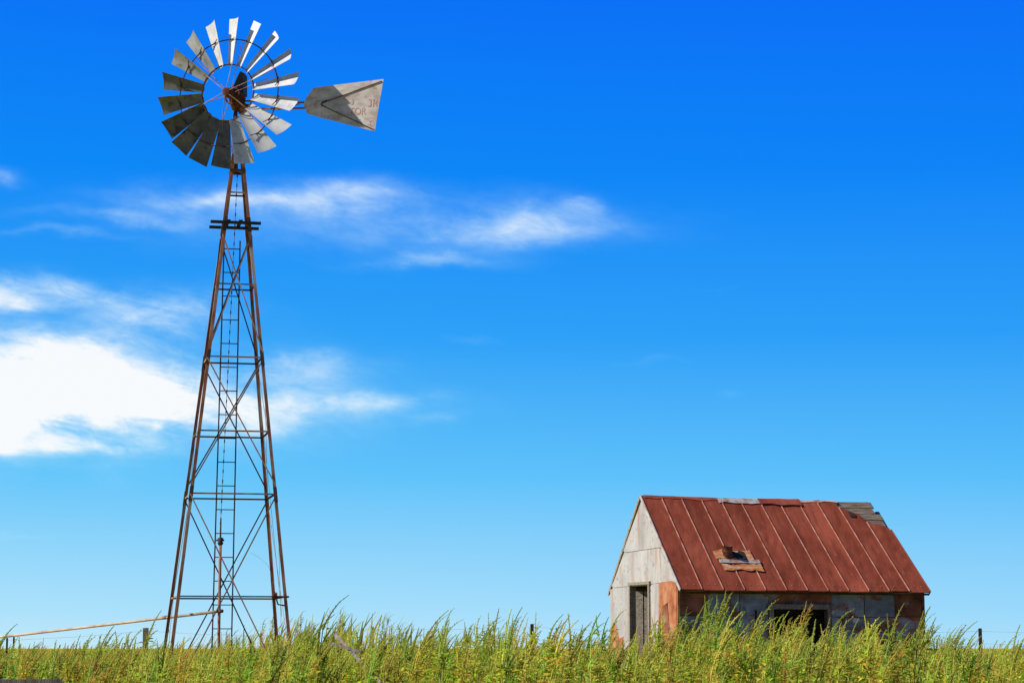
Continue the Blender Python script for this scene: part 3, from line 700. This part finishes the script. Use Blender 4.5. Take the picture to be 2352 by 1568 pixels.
def grass(n):
    rng=np.random.RandomState(5); y=28+ (150-28)*rng.rand(n)**1.4; x=(rng.rand(n)*2-1)*y*.27
    h=rng.uniform(.45,1.10,n)*(1+.15*np.sin(x*.3+y*.1)); w=.014+.00028*y; a=rng.rand(n)*6.28; ln=rng.uniform(.0,.5,n)*h
    g=np.array([gz(a_,b_) for a_,b_ in zip(x,y)])
    cx,cy=np.cos(a)*w,np.sin(a)*w
    V=np.zeros((n,6,3),np.float32)
    V[:,0]=np.stack([x-cx,y-cy,g-.02],1); V[:,1]=np.stack([x+cx,y+cy,g-.02],1)
    V[:,2]=np.stack([x+cx*.8+ln*.3,y+cy*.8,g+h*.6],1); V[:,3]=np.stack([x-cx*.8+ln*.3,y-cy*.8,g+h*.6],1)
    V[:,4]=np.stack([x+cx*.15+ln,y+cy*.15,g+h],1); V[:,5]=np.stack([x-cx*.15+ln,y-cy*.15,g+h],1)
    b=(np.arange(n)*6)[:,None]; Q=np.concatenate([b+np.array([[0,1,2,3]]),b+np.array([[3,2,4,5]])])
    mixf=np.clip(.5+.5*np.sin(x*.35+2*np.sin(y*.12))+rng.normal(0,.25,n),0,1)[:,None]
    c=np.array([[.68,.46,.08]])*mixf+np.array([[.46,.50,.05]])*(1-mixf); c=c*rng.uniform(.75,1.2,(n,1))
    C=np.repeat(c,6,axis=0).astype(np.float32)
    d=np.stack([x-sh.location.x,y-sh.location.y],1); lx=d[:,0]*math.cos(ang)+d[:,1]*math.sin(ang); ly=-d[:,0]*math.sin(ang)+d[:,1]*math.cos(ang)
    keep=~((lx>-.1)&(lx<LB+.1)&(ly>-.15)&(ly<WB+.15)); kk=np.concatenate([keep,keep]); Q=Q[kk]
    return V.reshape(-1,3),Q,C
me=mesh_from('field_grass',*grass(36000)); o=bpy.data.objects.new('field_grass',me); COL.objects.link(o)
tag(o,'dry orange and green grass of the open field out to the horizon','grass',kind='stuff')
heroes=[(783,1358,15.0,'tallest weed, dark seed head rising right of the windmill tower'),
(338,1392,15.5,'tall thin weed beside the brown fence post left of the tower'),
(225,1428,14.0,'lone weed sticking up under the tan pipe left of the tower'),
(712,1402,14.5,'weed standing just right of the tower foot, left of the tallest weed'),
(1000,1392,16.0,'tall weed midway between the two thin fence posts'),
(1168,1388,15.0,'tall weed just left of the fence post near the middle'),
(1197,1384,14.0,'tall weed directly before the fence post near the middle'),
(1300,1402,16.0,'tall weed halfway between the middle fence post and the shed'),
(1362,1398,14.0,'tall weed just left of the shed wall'),
(1612,1372,13.5,'tall weed before the left part of the shady shed wall'),
(1662,1378,14.5,'tall weed before the shed wall, under the stovepipe'),
(1766,1366,13.5,'tallest weed before the shed wall, at the left of its dark opening'),
(1915,1386,13.5,'weed with drooping tip before the right side of the dark opening'),
(2084,1376,14.5,'tall weed before the right corner of the shed'),
(2225,1416,14.0,'tall weed right of the shed beside the last fence post'),
(2163,1410,16.0,'thin weed close beside the right corner of the shed'),
(15,1424,15.0,'thin weed at the left edge under the tan pipe')]
for i,(u,v,y,lab) in enumerate(heroes):
    tip=at(u,v,y); x0=tip.x-.15; g=gz(x0,y); P_=make_plant(700+i,430,kind=0,sep=True)
    H=max(tuple(q)[2] for k in P_.d for q in P_.d[k][0]); r=empty('tall_weed',(x0,y,g)); tag(r,lab,'weed','tall weeds standing above the rest')
    dk=.5 if i in (0,) else .85
    for k in list(P_.d):
        nm={'stem':'stem','leaf':'foliage'}.get(k,'seed_head')
        V,Q,C=arr(P_,(k,)); h=tip.z-g
        V2,C2=place(V,C,0,0,h,H,(dk*.9,dk*.98,dk),.4,0.)
        V2[:,2]-=gz(0,0)
        me=mesh_from(nm,V2,Q,C2); oo=bpy.data.objects.new(nm,me); COL.objects.link(oo); oo.parent=r
